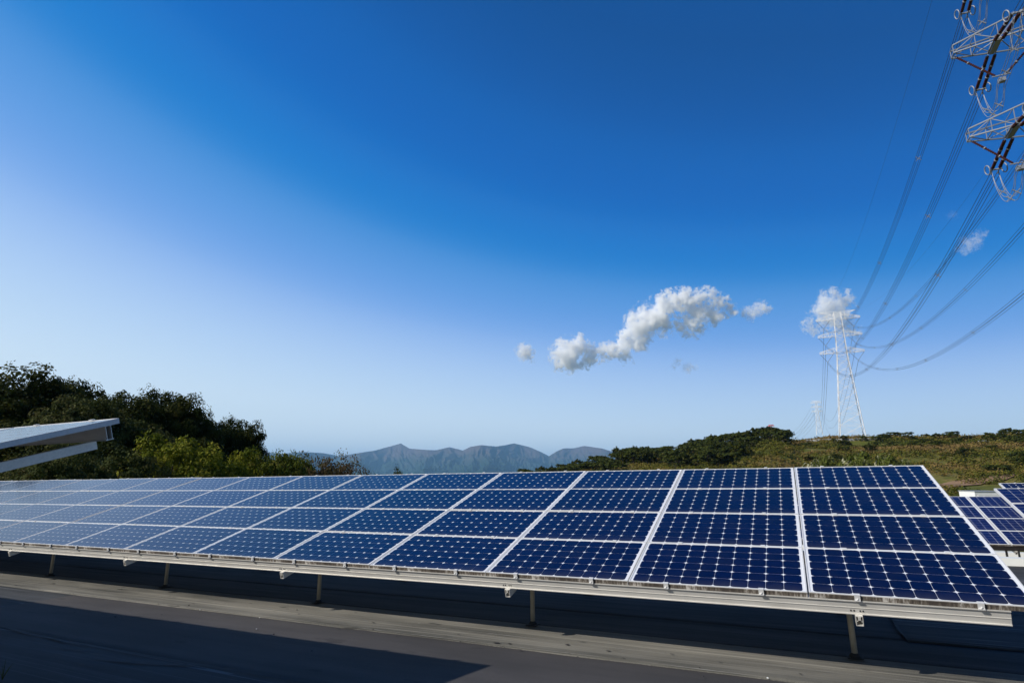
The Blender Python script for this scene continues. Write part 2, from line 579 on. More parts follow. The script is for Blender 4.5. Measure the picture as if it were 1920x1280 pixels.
def sheet(name, x0, x1, y0, y1, z, mat, seed, amp=0.012):
    """a wavy-edged roofing sheet, 4 mm thick"""
    nx = int((x1-x0)/0.15)+1; ny = 10
    V, Q = [], []
    for i in range(nx+1):
        x = x0+(x1-x0)*i/nx
        for j in range(ny+1):
            y = y0+(y1-y0)*j/ny
            if j in (0, ny):
                y += amp*noise.noise(Vector((x*0.8, seed+j, 0))) + amp*0.5*noise.noise(Vector((x*3, seed+j, 5)))
            zz = z + (0.004*max(0, noise.noise(Vector((x*0.5, y*1.5, seed)))))
            V.append((x, y, zz))
    for i in range(nx):
        for j in range(ny):
            a = i*(ny+1)+j
            Q.append((a, a+ny+1, a+ny+2, a+1))
    nb = len(V)
    # skirts down to the sheet below
    edge = [(i*(ny+1)) for i in range(nx+1)]
    for e_ in edge: V.append((V[e_][0], V[e_][1]-0.002, z-0.005))
    for i in range(nx): Q.append((nb+i, nb+i+1, edge[i+1], edge[i]))
    o = link(name, mesh_np(name, V, Q, mat)); o.matrix_world = ROOF
    return tag(o, kind='structure')


sheet('roof_membrane', -60, -9.9, -1.52, -0.12, 0.000, M_R3, 1)
sheet('roof_membrane', -9.9, 22, -1.52, -0.12, 0.000, M_R2, 2)
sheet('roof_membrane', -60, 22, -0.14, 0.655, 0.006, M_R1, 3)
sheet('roof_membrane', -60, 22, 0.645, 1.36, 0.003, M_R4, 13)  # dark tone painted in for the shade under the long array
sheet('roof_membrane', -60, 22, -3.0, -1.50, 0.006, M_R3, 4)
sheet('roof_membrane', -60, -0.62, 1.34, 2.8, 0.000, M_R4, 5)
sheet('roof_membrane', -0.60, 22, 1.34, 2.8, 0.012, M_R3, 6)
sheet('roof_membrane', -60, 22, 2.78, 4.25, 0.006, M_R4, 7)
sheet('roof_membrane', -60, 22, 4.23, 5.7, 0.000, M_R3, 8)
sheet('roof_membrane', -60, 22, -4.5, -2.98, 0.000, M_R3, 9)
# cracks and tar along the sheet joints
def crack(pts, w, seed):
    mb = MB(); P = []
    for k in range(len(pts)-1):
        a, b_ = Vector(pts[k]), Vector(pts[k+1]); n = max(2, int((b_-a).length/0.08))
        for i in range(n): P.append(a.lerp(b_, i/n))
    P.append(Vector(pts[-1]))
    L, R_ = [], []
    for i, p in enumerate(P):
        d = (P[min(i+1, len(P)-1)]-P[max(i-1, 0)]).normalized(); s = Vector((-d.y, d.x))
        ww = w*(0.25+1.4*abs(noise.noise(Vector((i*0.13, seed, 0)))))*min(1, (min(i, len(P)-1-i)+1)/6)
        off = w*0.8*noise.noise(Vector((i*0.2, seed, 9)))
        L.append((p.x+s.x*(off+ww), p.y+s.y*(off+ww), 0.020)); R_.append((p.x+s.x*(off-ww), p.y+s.y*(off-ww), 0.020))
    n = len(P)
    mb.add(L+R_, [(i, i+1, n+i+1, n+i) for i in range(n-1)])
    o = mb.build('roof_crack', [M_DARK]); o.matrix_world = ROOF
    return tag(o, kind='structure')


crack([(-9.2, -1.45), (-7.4, -1.56), (-6.2, -1.54), (-4.0, -1.50), (-1.5, -1.5)], 0.014, 1)
crack([(-6.75, -1.78), (-6.2, -1.70), (-5.7, -1.56)], 0.032, 2)
crack([(-7.6, -1.75), (-7.0, -1.66), (-6.6, -1.58)], 0.010, 6)
crack([(-9.9, -0.12), (-10.4, -1.0), (-10.9, -1.5)], 0.012, 3)
crack([(-0.62, 2.7), (-0.6, 1.36), (1.2, 1.36), (6.0, 1.37)], 0.022, 4)
crack([(-12, 1.37), (-7, 1.36), (-3, 1.37), (-0.7, 1.36)], 0.010, 5)

def seam(x0, x1, y, w, seed, amp=0.012):
    mb = MB(); L, R_ = [], []
    n = int((x1-x0)/0.06)
    for i in range(n+1):
        x = x0+(x1-x0)*i/n
        c = y+amp*noise.noise(Vector((x*0.9, seed, 1)))+amp*0.4*noise.noise(Vector((x*5, seed, 2)))
        ww = w*max(0.0, 0.35+1.1*noise.noise(Vector((x*1.7, seed, 3)))+0.6*noise.noise(Vector((x*9, seed, 3))))
        L.append((x, c+ww, 0.0155)); R_.append((x, c-ww, 0.0155))
    mb.add(L+R_, [(i, i+1, n+1+i+1, n+1+i) for i in range(n)])
    o = mb.build('roof_seam', [M_SEAM]); o.matrix_world = ROOF
    return tag(o, kind='structure')


M_SEAM = simple('pale_sealant', (0.26, 0.25, 0.22), 0.8, 0, 0.3, 20)
seam(-14, 3, -0.125, 0.0050, 1); seam(-14, 3, 0.17, 0.0040, 3)

M_STAIN = simple('dark_stain', (0.035, 0.028, 0.024), 0.8, 0, 0.3, 30)


def blotch(px, py, w, seed):
    d = ray(px, py); nrm = AZv; t = (ROOF.translation.dot(nrm) + 0.0145)/Vector(d).dot(nrm)
    p = ROOF.inverted() @ (Vector(d)*t)
    mb = MB(); vs = [(p.x, p.y, 0.0145)]
    for i in range(22):
        a = i/22*6.283; r = w*(0.55+0.9*abs(noise.noise(Vector((math.cos(a)*1.3, math.sin(a)*1.3, seed)))))
        vs.append((p.x+math.cos(a)*r, p.y+math.sin(a)*r*0.55, 0.0145))
    mb.add(vs, [(0, i, i % 22+1) for i in range(1, 23)])
    o = mb.build('roof_stain', [M_STAIN]); o.matrix_world = ROOF
    tag(o, kind='structure')


for k, (px, py, w) in enumerate([(930, 1204, .05), (955, 1205, .03), (1063, 1207, .035), (700, 1166, .03), (860, 1188, .022), (560, 1150, .025), (975, 1217, .03), (740, 1189, .025),
                                 (632, 1176, .03), (470, 1130, .03), (362, 1130, .03), (1140, 1219, .03), (100, 1093, .05), (30, 1096, .05), (1260, 1225, .025), (1500, 1262, .02), (1350, 1240, .02), (1080, 1262, .018), (1040, 1264, .012)]):
    blotch(px, py, w*0.8, k*3.7)

# loose grit on the roof
mb = MB()
for i in range(46):
    x = random.uniform(-11, 1); y = random.choice([random.uniform(-0.9, 0.4), random.gauss(-0.14, 0.03)])
    s_ = random.uniform(0.003, 0.009)
    vs = [Vector((random.gauss(0, 1), random.gauss(0, 1), random.gauss(0, .5))).normalized()*s_ for _ in range(8)]
    bmx = bmesh.new()
    for v in vs: bmx.verts.new(v+Vector((x, y, 0.012+s_*0.3)))
    r_ = bmesh.ops.convex_hull(bmx, input=bmx.verts)
    bmx.verts.index_update()
    mb.add([v.co.copy() for v in bmx.verts], [[v.index for v in f.verts] for f in bmx.faces], random.choice([0, 0, 0, 0, 1]))
    bmx.free()
o = mb.build('grit', [M_DARK, M_WHITE]); o.matrix_world = ROOF
tag(o, 'small dark stones and pale chips lying loose on the roof sheets', 'grit', kind='stuff')

# low white parapet along the far side of the roof
mb = MB()
mb.box(-60, 22, 6.96, 7.16, -3.0, 0.10)
o = mb.build('parapet', [M_WHITE]); o.matrix_world = ROOF
tag(o, 'low white parapet running along the far edge of the roof', 'parapet')


# ------------------------------------------------------------------ solar modules
def octagon(cx, cy, w, h, c, z):
    x0, x1, y0, y1 = cx-w/2, cx+w/2, cy-h/2, cy+h/2
    k = c*0.3
    return [(x0+c, y0, z), (x1-c, y0, z), (x1-k, y0+k, z), (x1, y0+c, z), (x1, y1-c, z), (x1-k, y1-k, z), (x1-c, y1, z), (x0+c, y1, z),
            (x0+k, y1-k, z), (x0, y1-c, z), (x0, y0+c, z), (x0+k, y0+k, z)]


def module_meshes(kind):
    """module lying with its lower right corner at the origin, x running left (negative), y up the slope, z out of the glass"""
    if kind == 'mono': nx, ny, pw, pv, lip, cell, ch, gap = 10, 6, PU-0.008, PV-0.005, 0.010, 0.1255, 0.019, 0.0022
    else: nx, ny, pw, pv, lip, cell, ch, gap = 10, 5, 1.60, PV-0.006, 0.022, 0.1535, 0.003, 0.004
    fr = MB(); t, dpt = 0.0, 0.036
    # frame members, butt jointed
    fr.box(-pw, 0, 0.0, lip, -dpt, t, 0)
    fr.box(-pw, 0, pv-lip, pv, -dpt, t, 0)
    fr.box(-lip, 0, lip, pv-lip, -dpt, t, 0)
    fr.box(-pw, -pw+lip, lip, pv-lip, -dpt, t, 0)
    fr.box(-pw+0.001, -0.001, -0.0025, 0.0, -dpt+0.001, -0.006, 1)       # weathered front face
    frame = fr.mesh('frame', [M_FRAME, M_FRONT])
    g = MB()
    g.box(-pw+lip, -lip, lip, pv-lip, -0.008, -0.0035, 0)
    ox, oy = (pw-nx*cell)/2, (pv-ny*cell)/2
    for i in range(nx):
        for j in range(ny):
            cx, cy = -(ox+cell*(i+0.5)), oy+cell*(j+0.5)
            g.add(octagon(cx, cy, cell-gap, cell-gap, ch, -0.0025), [tuple(range(12))], 1)
    glass = g.mesh('glass', [M_BACK, M_CELL if kind == 'mono' else M_POLY])
    c = MB()
    c.box(-0.018, 0.018, -0.014, 0.010, 0.0025, 0.0065)
    c.box(-0.018, 0.018, -0.014, -0.008, -0.036, 0.0025)
    c.box(-0.018, 0.018, -0.024, -0.014, -0.036, -0.028)
    c.tube([(0, -0.019, -0.03), (0, -0.019, -0.018)], 0.006, 6)
    clamp = c.mesh('clamp', [M_FRAME])
    return frame, glass, clamp


MONO = module_meshes('mono'); POLY = module_meshes('poly')


def solar_array(origin, ncol, nrow, kind, pu, label, h0, raf, inset, front=0.64, rear=2.35, legs=True, rail_h=0.080, raf_h=0.070, rmat=None):
    root = link('solar_array', None)
    root.matrix_world = local_frame(origin)          # origin: lower right corner of the glass plane
    tag(root, label, 'solar array', 'rows of solar panels')
    T = Matrix.Rotation(TILT, 4, 'X')
    frame, glass, clamp = MONO if kind == 'mono' else POLY
    for i in range(ncol):
        for j in range(nrow):
            mo = link('solar_module', frame, root)
            jx, jz = random.uniform(-1, 1)*0.0012, random.uniform(-1, 1)*0.0015
            mo.matrix_local = T @ Matrix.Translation((-i*pu-0.004+jx, j*PV+0.0025, jz)) @ Matrix.Rotation(random.gauss(0, 0.0016), 4, 'Y') @ Matrix.Rotation(random.gauss(0, 0.0016), 4, 'X')
            g = link('glass', glass, mo)
            for u in (0.235, 0.765):
                cl = link('clamp', clamp, mo); cl.location = (-pu*u, 0, 0)
                if j == nrow-1:
                    c2 = link('clamp', clamp, mo); c2.location = (-pu*u, PV-0.006, 0); c2.rotation_euler = (0, 0, math.pi)
    W = ncol*pu
    for j in range(nrow+1):
        # rail under every seam: box section with a groove and a bottom lip
        y = j*PV; f = 0.0 if j == 0 else (-0.02 if j < nrow else -0.045)
        r = MB()
        z1 = -0.0375
        r.box(-W+inset, -inset, y+f-0.007, y+f+0.045, z1-0.006, z1)                      # top flange
        r.box(-W+inset, -inset, y+f+0.002, y+f+0.006, z1-0.012-rail_h, z1-0.006)          # front web
        r.box(-W+inset, -inset, y+f+0.036, y+f+0.040, z1-0.012-rail_h, z1-0.006)          # rear web
        r.box(-W+inset, -inset, y+f-0.0010, y+f+0.002, z1-0.012-rail_h*0.52, z1-0.012-rail_h*0.48)
        r.box(-W+inset, -inset, y+f-0.006, y+f+0.046, z1-0.018-rail_h, z1-0.012-rail_h)  # bottom lip
        if j == 0:
            for k in raf:
                for dx in (-0.045, -0.025, 0.012, 0.03):
                    xx = -k*pu+dx
                    if -W+inset < xx < -inset: r.box(xx-0.004, xx+0.004, y+f-0.0012, y+f+0.002, z1-0.012-rail_h*0.82, z1-0.012-rail_h*0.70, 1)
        o = r.build('rail', [rmat or M_RAIL, M_DARK], root); o.matrix_local = T
    zb = -0.0375-0.018-rail_h
    L = nrow*PV
    for k in raf:
        x = -k*pu
        r = MB(); y0, y1 = -0.028, L-0.02
        za, zt, w, t = zb-raf_h, zb, 0.023, 0.0045
        r.box(x-w, x+w, y0, y1, zt-t, zt); r.box(x-w, x+w, y0, y1, za, za+t)
        r.box(x-w, x-w+t, y0, y1, za+t, zt-t); r.box(x+w-t, x+w, y0, y1, za+t, zt-t)
        r.box(x-w+t, x-w+t+0.010, y0+0.001, y1-0.001, za+0.030, za+0.036); r.box(x+w-t-0.010, x+w-t, y0+0.001, y1-0.001, za+0.030, za+0.036)
        r.box(x-0.009, x+0.009, y0-0.003, y1, zt-t-0.024, zt-t)
        o = r.build('rafter', [M_RAIL], root); o.matrix_local = T
        if not legs: continue
        for yy in (front, rear):
            lg = MB()
            s = yy/math.cos(TILT)
            top = s*math.sin(TILT) + za*math.cos(TILT)+0.01
            lg.tube([(x-0.028, yy, -h0+0.002), (x-0.028, yy, top)], 0.0225, 14)
            o = lg.build('leg', [M_LEG], root)
            bs = MB()
            bs.box(x-0.028-0.055, x-0.028+0.055, yy-0.055, yy+0.055, -h0+0.012, -h0+0.020)
            bs.tube([(x-0.028, yy, -h0+0.018), (x-0.028, yy, -h0+0.045)], [0.045, 0.03], 12)
            link('base_plate', bs.mesh('base_plate', [M_DARK]), o)
    return root


RAF = [0.77+2.07*i for i in range(8)]
solar_array(P0, 17, 4, 'mono', PU, 'long row of dark blue solar panels filling the lower half of the view', H0, RAF, 0.16)
# the raised row at the far left whose upper right corner juts into the view
CL = Vector((-2.70, 4.02, 0.36))
Vd = AY*math.cos(TILT)+AZv*math.sin(TILT)
PL = CL - Vd*(4*PV)
solar_array(PL, 6, 4, 'mono', PU, 'raised solar panel row at the left, its upper corner seen edge-on before the trees', PL.z-roof_z(PL.x, PL.y), [0.22, 2.25, 4.3], 0.10, rear=2.3, rail_h=0.085, raf_h=0.060)


def from_pixels(px, py, t): return Vector(ray(px, py)*t)


# the rows at the right edge
R1B = from_pixels(1895, 1020.5, 12.58)         # foot of the column joint of the distant row
solar_array(R1B + AX*1.62*4, 7, 4, 'poly', 1.62, 'bluish solar panel row behind the right end of the long row', 0.75, [0.4, 1.5, 2.6, 3.55, 3.95, 4.4, 5.4, 6.4], 0.10, rmat=M_BRONZE)
R2T = from_pixels(1861, 914.5, 10.56)
solar_array(R2T - Vd*(4*PV) + AX*1.62*4, 4, 4, 'poly', 1.62, 'solar panel row at the right edge with a white frame edge', 0.35, [0.5, 1.5, 2.5, 3.5], 0.10)
R3T = from_pixels(1872, 905.2, 13.6)
solar_array(R3T - Vd*(4*PV) + AX*PU*5, 5, 4, 'mono', PU, 'farthest solar panel row peeking over the row at the right edge', 0.7, [0.5, 2.0, 3.5, 4.6], 0.06)
mb = MB()
q0 = from_pixels(1828.5, 930, 25.0); q1 = from_pixels(1884, 930, 25.0)
hgt = from_pixels(1828.5, 920, 25.0).z
d = (q1-q0); d.z = 0; w_ = d.length
eb = empty('equipment_cabinet', (q0.x, q0.y, terrain_z(q0.x, q0.y)), math.atan2(d.y, d.x))
tag(eb, 'white equipment cabinet standing behind the bluish panel row', 'cabinet')
z0 = eb.location.z
mb.box(0, w_, 0, 0.9, 0, hgt-z0-0.03); mb.build('body', [M_WHITE], eb)
mb = MB(); mb.box(-0.02, w_+0.02, -0.02, 0.92, hgt-z0-0.03, hgt-z0); mb.build('lid', [M_GALV], eb)
mb = MB(); mb.box(0.12, w_-0.12, -0.012, 0.0, 0.2, hgt-z0-0.15); dd = mb.build('door', [M_WHITE], eb)
mb = MB(); mb.box(w_-0.22, w_-0.19, -0.03, -0.012, 0.8, 1.0); mb.build('handle', [M_GALV], dd)
# low white wall under the distant row
mb = MB(); c_ = local_frame(R1B - AZv*0.62)
mb.box(-8, 14, 5.3, 5.5, -1.4, -0.08); o = mb.build('low_wall', [M_WHITE]); o.matrix_world = c_
tag(o, 'low white wall seen beneath the bluish panel row', 'wall')
mb = MB(); mb.box(-14, 16, -3.5, 5.3, -0.4, -0.35); o = mb.build('lower_roof', [M_R2]); o.matrix_world = c_
tag(o, kind='structure')


# ------------------------------------------------------------------ pylons and their lines
M_PYL = simple('galvanised_lattice', (0.28, 0.30, 0.34), 0.5, 0.3, 0.1, 0.4)
M_WIRE = simple('weathered_conductor', (0.035, 0.035, 0.04), 0.5, 0.3, 0.1, 2)
M_PORC = simple('brown_porcelain', (0.055, 0.012, 0.008), 0.25, 0, 0.2, 3, spec=0.6)
M_RED = simple('red_paint', (0.55, 0.07, 0.05), 0.6)
LV = [57.4, 48.9, 40.6]                   # heights of the three conductor arms
ARM, PH = 9.5, 6.5                        # half length of an arm, where the phase hangs
LINE = Vector((0.43, 0.903, 0)).normalized()
ARMD = Vector((0.903, -0.43, 0)).normalized()


def halfw(h):
    return 5.1 + (2.1-5.1)*h/40.6 if h < 40.6 else 2.1 + (1.5-2.1)*(h-40.6)/20.4


def insulator(mb, p, q, r=0.13, discs=22, caps=(0.33, 0.66), mi=0, mi2=1):
    p, q = Vector(p), Vector(q)
    pts, rs = [], []
    for i in range(discs*2+1):
        t = 0.05+0.9*i/(discs*2); pts.append(p.lerp(q, t)); rs.append(r if i % 2 else r*0.55)
    mb.tube(pts, rs, 8, mi)
    mb.tube([p, p.lerp(q, 0.05)], 0.04, 6, mi2); mb.tube([p.lerp(q, 0.95), q], 0.04, 6, mi2)
    for c in caps: mb.tube([p.lerp(q, c-0.012), p.lerp(q, c+0.012)], r*1.15, 8, mi2)


def pylon(base, label, w=0.13, tension=False, mats=None, detail=True):
    root = empty('transmission_pylon', base, math.atan2(ARMD.y, ARMD.x))      # local x along the arms, y along the line
    tag(root, label, 'pylon', 'transmission pylons')
    mats = mats or [M_PYL]
    hs = [0, 5.5, 11, 16.2, 21.2, 26, 30.3, 34.2, 37.6, 40.6, 43.2, 46.1, 48.9, 51.5, 54.5, 57.4, 59.4, 61]
    b = MB(); nm = len(mats)
    def cor(h): k = halfw(h); return [Vector((sx*k, sy*k, h)) for sx, sy in ((-1, -1), (1, -1), (1, 1), (-1, 1))]
    for i in range(len(hs)-1):
        A, B = cor(hs[i]), cor(hs[i+1]); mi = (i//2) % nm
        for k in range(4):
            b.bar(A[k], B[k], w*1.9, mi=mi)
            k2 = (k+1) % 4
            b.bar(A[k], B[k2], w*0.8, mi=mi); b.bar(A[k2], B[k], w*0.8, mi=mi)
            b.bar(B[k], B[k2], w*0.8, mi=mi)
            if detail and i < 9:
                mid = (A[k]+A[k2]+B[k]+B[k2])/4
                b.bar((A[k]+B[k])/2, mid, w*0.5, mi=mi); b.bar((A[k2]+B[k2])/2, mid, w*0.5, mi=mi)
    for k in range(4):
        c = cor(0)[k]; b.box(c.x-0.35, c.x+0.35, c.y-0.35, c.y+0.35, -3, 0.1)
    b.build('tower_body', mats, root)
    # earth-wire arm
    for s in (-1, 1):
        e = MB(); k = halfw(59.4)
        tip = Vector((s*8.0, 0, 61.4))
        for sy in (-1, 1):
            e.bar((s*k, sy*k, 59.4), tip, w); e.bar((s*k, sy*k, 61), tip, w)
            for t in (0.25, 0.5, 0.75):
                e.bar(Vector((s*k, sy*k, 59.4)).lerp(tip, t), Vector((s*k, sy*k, 61)).lerp(tip, t), w*0.6)
        e.build('earth_wire_arm', mats, root)
    for h in LV:
        for s in (-1, 1):
            e = MB(); k = halfw(h); kt = halfw(h+2.6); tw = 0.42
            lo = [(Vector((s*k, sy*k, h)), Vector((s*ARM, sy*tw, h))) for sy in (-1, 1)]
            hi = [(Vector((s*kt, sy*kt, h+2.6)), Vector((s*ARM, sy*tw, h+0.75))) for sy in (-1, 1)]
            for (a, c) in lo+hi: e.bar(a, c, w*1.25)
            n = 5
            for q in range(n):
                t0, t1 = q/n, (q+1)/n
                for i in (0, 1):
                    L0, L1 = lo[i][0].lerp(lo[i][1], t0), lo[i][0].lerp(lo[i][1], t1)
                    H0_, H1 = hi[i][0].lerp(hi[i][1], t0), hi[i][0].lerp(hi[i][1], t1)
                    e.bar(L1, H1, w*0.7)
                    if q % 2: e.bar(L0, H1, w*0.7)
                    else: e.bar(H0_, L1, w*0.7)
                A0, A1 = lo[0][0].lerp(lo[0][1], t0), lo[0][0].lerp(lo[0][1], t1)
                B0, B1 = lo[1][0].lerp(lo[1][1], t0), lo[1][0].lerp(lo[1][1], t1)
                e.bar(A1, B1, w*0.8)
                e.bar(A0, B1, w*0.7) if q % 2 else e.bar(B0, A1, w*0.7)
                C0, C1 = hi[0][0].lerp(hi[0][1], t0), hi[0][0].lerp(hi[0][1], t1)
                D0, D1 = hi[1][0].lerp(hi[1][1], t0), hi[1][0].lerp(hi[1][1], t1)
                e.bar(C1, D1, w*0.6)
            if tension:
                e.box(s*PH-0.16, s*PH+0.16, -1.0, 1.0, h-0.16, h-0.06)
                for dx in (-0.25, 0.25): e.bar((s*PH+dx, -0.9, h), (s*PH+dx, 0.9, h), 0.14)
            e.build('crossarm', mats, root)
            # V of insulators
            if detail:
                vb = Vector((s*PH, 0, h-(3.2 if tension else 4.0)))
                for x0 in (s*ARM*0.99, s*(PH-3.0)):
                    v = MB(); insulator(v, (x0, 0, h-0.1), vb + Vector((0.25*(1 if x0 > s*PH else -1), 0, 0.15)), 0.11 if tension else 0.09, 22 if tension else 8)
                    v.build('insulator_string', [M_PORC, M_PYL], root)
                v = MB(); v.box(vb.x-0.24, vb.x+0.24, -0.22, 0.22, vb.z-0.4, vb.z-0.05); v.bar(vb+Vector((-.6, 0, .25)), vb+Vector((.6, 0, .25)), .08)
                v.build('yoke', [M_PYL], root)
            if tension:
                for dirn in (1, -1):
                    sag = -0.10
                    end = Vector((s*PH, dirn*5.2, h-0.9))
                    for dx in (-0.27, 0.27):
                        v = MB(); insulator(v, (s*PH+dx, dirn*0.9, h-0.15), end+Vector((dx, 0, 0)), 0.15, 30)
                        v.build('insulator_string', [M_PORC, M_PYL], root)
                    v = MB(); v.ring(end+Vector((-0.62, -dirn*0.1, 0.0)), (1, 0.15, 0.2), 0.42, 0.05); v.ring(end+Vector((0.62, -dirn*0.1, 0.0)), (1, 0.15, 0.2), 0.42, 0.05)
                    v.bar(end+Vector((-.45, 0, 0)), end+Vector((.45, 0, 0)), .12)
                    v.bar(end+Vector((-.25, 0, 0)), end+Vector((-.25, dirn*.5, -.25)), .08); v.bar(end+Vector((.25, 0, 0)), end+Vector((.25, dirn*.5, -.25)), .08)
                    v.build('arcing_ring', [M_PYL], root)
                # jumper loop of four conductors
                for dx in (-0.25, 0.25):
                    for dz in (-0.22, 0.22):
                        P = [Vector((s*PH+dx, 5.4, h-1.1+dz)), Vector((s*PH+dx, 5.0, h-2.6+dz*1.1)), Vector((s*PH+dx, 4.0, h-4.2+dz)), Vector((s*PH+dx, 2.6, h-4.9+dz)), Vector((s*PH+dx, 1.2, h-4.6+dz)),
                             Vector((s*PH+dx, 0.3, h-3.7+dz)), Vector((s*PH+dx, -1.6, h-3.4+dz)), Vector((s*PH+dx, -3.6, h-2.8+dz)), Vector((s*PH+dx, -5.4, h-1.1+dz))]
                        Pts = []
                        for i in range(len(P)-1):
                            p0, p1, p2, p3 = P[max(i-1, 0)], P[i], P[i+1], P[min(i+2, len(P)-1)]
                            for u in range(5):
                                t = u/5
                                Pts.append(0.5*((2*p1)+(p2-p0)*t+(2*p0-5*p1+4*p2-p3)*t*t+(3*p1-p0-3*p2+p3)*t**3))
                        Pts.append(P[-1])
                        v = MB(); v.tube(Pts, 0.022, 6); v.build('jumper', [M_PYL], root)
                for yy, zz in ((4.6, -3.4), (3.3, -4.65), (1.6, -4.8), (-1.2, -3.45), (-3.4, -2.9)):
                    v = MB()
                    for a in ((-1, -1), (1, 1)), ((-1, 1), (1, -1)):
                        v.bar((s*PH+a[0][0]*.28, yy, h+zz+a[0][1]*.25), (s*PH+a[1][0]*.28, yy, h+zz+a[1][1]*.25), .07)
                    v.build('spacer', [M_PYL], root)
    return root


NC = Vector((47.8, 40.8, -12.4)); FC = Vector((160.6, 276.8, 17.4))
d2 = ray(1537, 816); P2 = Vector(d2*(1107/d2[1]*1.0)); P2.z = az_el(1537, 812)[1]*math.hypot(P2.x, P2.y)
d3 = ray(1447, 812); P3 = Vector(d3*(1900/d3[1])); P3.z = az_el(1447, 796)[1]*math.hypot(P3.x, P3.y)-61.4
pylon(NC, 'tall near pylon whose arms and brown insulators enter the picture at upper right', 0.08, True)
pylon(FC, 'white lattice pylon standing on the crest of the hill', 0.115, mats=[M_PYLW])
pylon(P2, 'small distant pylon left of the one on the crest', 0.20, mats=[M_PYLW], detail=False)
pylon(P3, 'faint red and white pylon top peeping over the wooded knoll', 0.8, mats=[M_RED, M_PYL], detail=False)


def span(A, B, sag, n=48):
    return [A.lerp(B, i/n) - Vector((0, 0, 4*sag*(i/n)*(1-i/n))) for i in range(n+1)]


def bundle(A, B, sag, label, r=0.024, sep=0.25, spacers=True, n=48, four=True, group='overhead power lines'):
    root = empty('power_line', A)
    tag(root, label, 'power line', group)
    side = (B-A).cross(Vector((0, 0, 1))).normalized()
    offs = [(-1, -1), (1, -1), (1, 1), (-1, 1)] if four else [(0, 0)]
    C = span(A, B, sag, n)
    for i, j in offs:
        mb = MB(); mb.tube([p-A+side*i*sep+Vector((0, 0, j*sep)) for p in C], r, 5); mb.build('conductor', [M_WIRE], root)
    if spacers:
        L = (B-A).length; k = int(L//38)
        for q in range(1, k+1):
            t = (q-0.4)/k
            if t >= 1: continue
            p = A.lerp(B, t)-Vector((0, 0, 4*sag*t*(1-t)))-A
            mb = MB()
            mb.bar(p-side*sep*1.2-Vector((0, 0, sep*1.2)), p+side*sep*1.2+Vector((0, 0, sep*1.2)), 0.07)
            mb.bar(p+side*sep*1.2-Vector((0, 0, sep*1.2)), p-side*sep*1.2+Vector((0, 0, sep*1.2)), 0.07)
            mb.build('spacer', [M_PYL], root)
    return root


lvn = ['uppermost', 'middle', 'lowest']
for s in (-1, 1):
    for i, h in enumerate(LV):
        a = NC+ARMD*s*PH+LINE*5.6+Vector((0, 0, h-1.2))
        b_ = FC+ARMD*s*PH+Vector((0, 0, h-4.3))
        side = 'left' if s < 0 else 'right'
        bundle(a, b_, 12.0 if s < 0 else 10.6, f'{lvn[i]} bundle of the {side}-hand wires sagging towards the crest pylon')
        c_ = P2+ARMD*s*PH+Vector((0, 0, h-4))
        bundle(b_, c_, 38, f'{lvn[i]} far wire from the {side} arm of the crest pylon to the distant pylon', r=0.07, spacers=False, four=False, n=40)
        e_ = P3+ARMD*s*PH+Vector((0, 0, h-4))
        bundle(c_, e_, 42, f'{lvn[i]} faint wire from the {side} arm of the small distant pylon', r=0.11, spacers=False, four=False, n=40)
        a2 = NC+ARMD*s*PH-LINE*5.6+Vector((0, 0, h-1.2))
        bundle(a2, a2-LINE*240+Vector((0, 0, 6)), 8, f'{lvn[i]} {side} wire bundle leading from the near pylon back out of the picture', n=30)
    bundle(NC+ARMD*s*8+Vector((0, 0, 61.3)), FC+ARMD*s*8+Vector((0, 0, 61.3)), 8.0, ('left' if s < 0 else 'right')+' thin single earth wire above the power lines', r=0.012, spacers=False, four=False)


# ------------------------------------------------------------------ foliage
def leaf_quads(P, Nn, size, rg):
    """one diamond per point, facing roughly along Nn"""
    n = len(P)
    Nn = Nn/np.maximum(np.linalg.norm(Nn, axis=1, keepdims=True), 1e-6)
    a = rg.normal(size=(n, 3)); u = np.cross(Nn, a); u /= np.maximum(np.linalg.norm(u, axis=1, keepdims=True), 1e-6)
    v = np.cross(Nn, u)
    s = (size*rg.uniform(0.6, 1.35, n))[:, None]
    V = np.stack([P-u*s, P-v*s*0.55, P+u*s, P+v*s*0.55], 1).reshape(-1, 3)
    return V, np.arange(4*n).reshape(n, 4)


def crown_points(blobs, nclump, per, csize, rg, inner=0.25):
    """leaf clumps spread over a set of ellipsoid blobs (cx,cy,cz,rx,ry,rz)"""
    W = np.array([b[3]*b[5] for b in blobs]); W = W/W.sum()
    P, Nn, T = [], [], []
    for _ in range(nclump):
        b = blobs[rg.choice(len(blobs), p=W)]
        d = rg.normal(size=3); d /= np.linalg.norm(d)
        if d[2] < -0.45: d[2] *= -0.6
        rr = 1-inner*rg.random()**1.5 + 0.07*rg.normal()
        c = np.array(b[:3])+d*np.array(b[3:])*rr
        k = int(per*rg.uniform(0.5, 1.5)); cs = csize*rg.uniform(0.6, 1.5)
        q = rg.normal(size=(k, 3)); q /= np.linalg.norm(q, axis=1, keepdims=True)
        q *= (rg.random((k, 1))**0.45)*cs*np.array([1, 1, 0.75])
        P.append(c+q); Nn.append(d*0.5+q/cs*0.8+rg.normal(size=(k, 3))*0.45+np.array([0, 0, 0.35]))
        T.append(np.full(k, rg.random()))
    return np.concatenate(P), np.concatenate(Nn), np.concatenate(T)


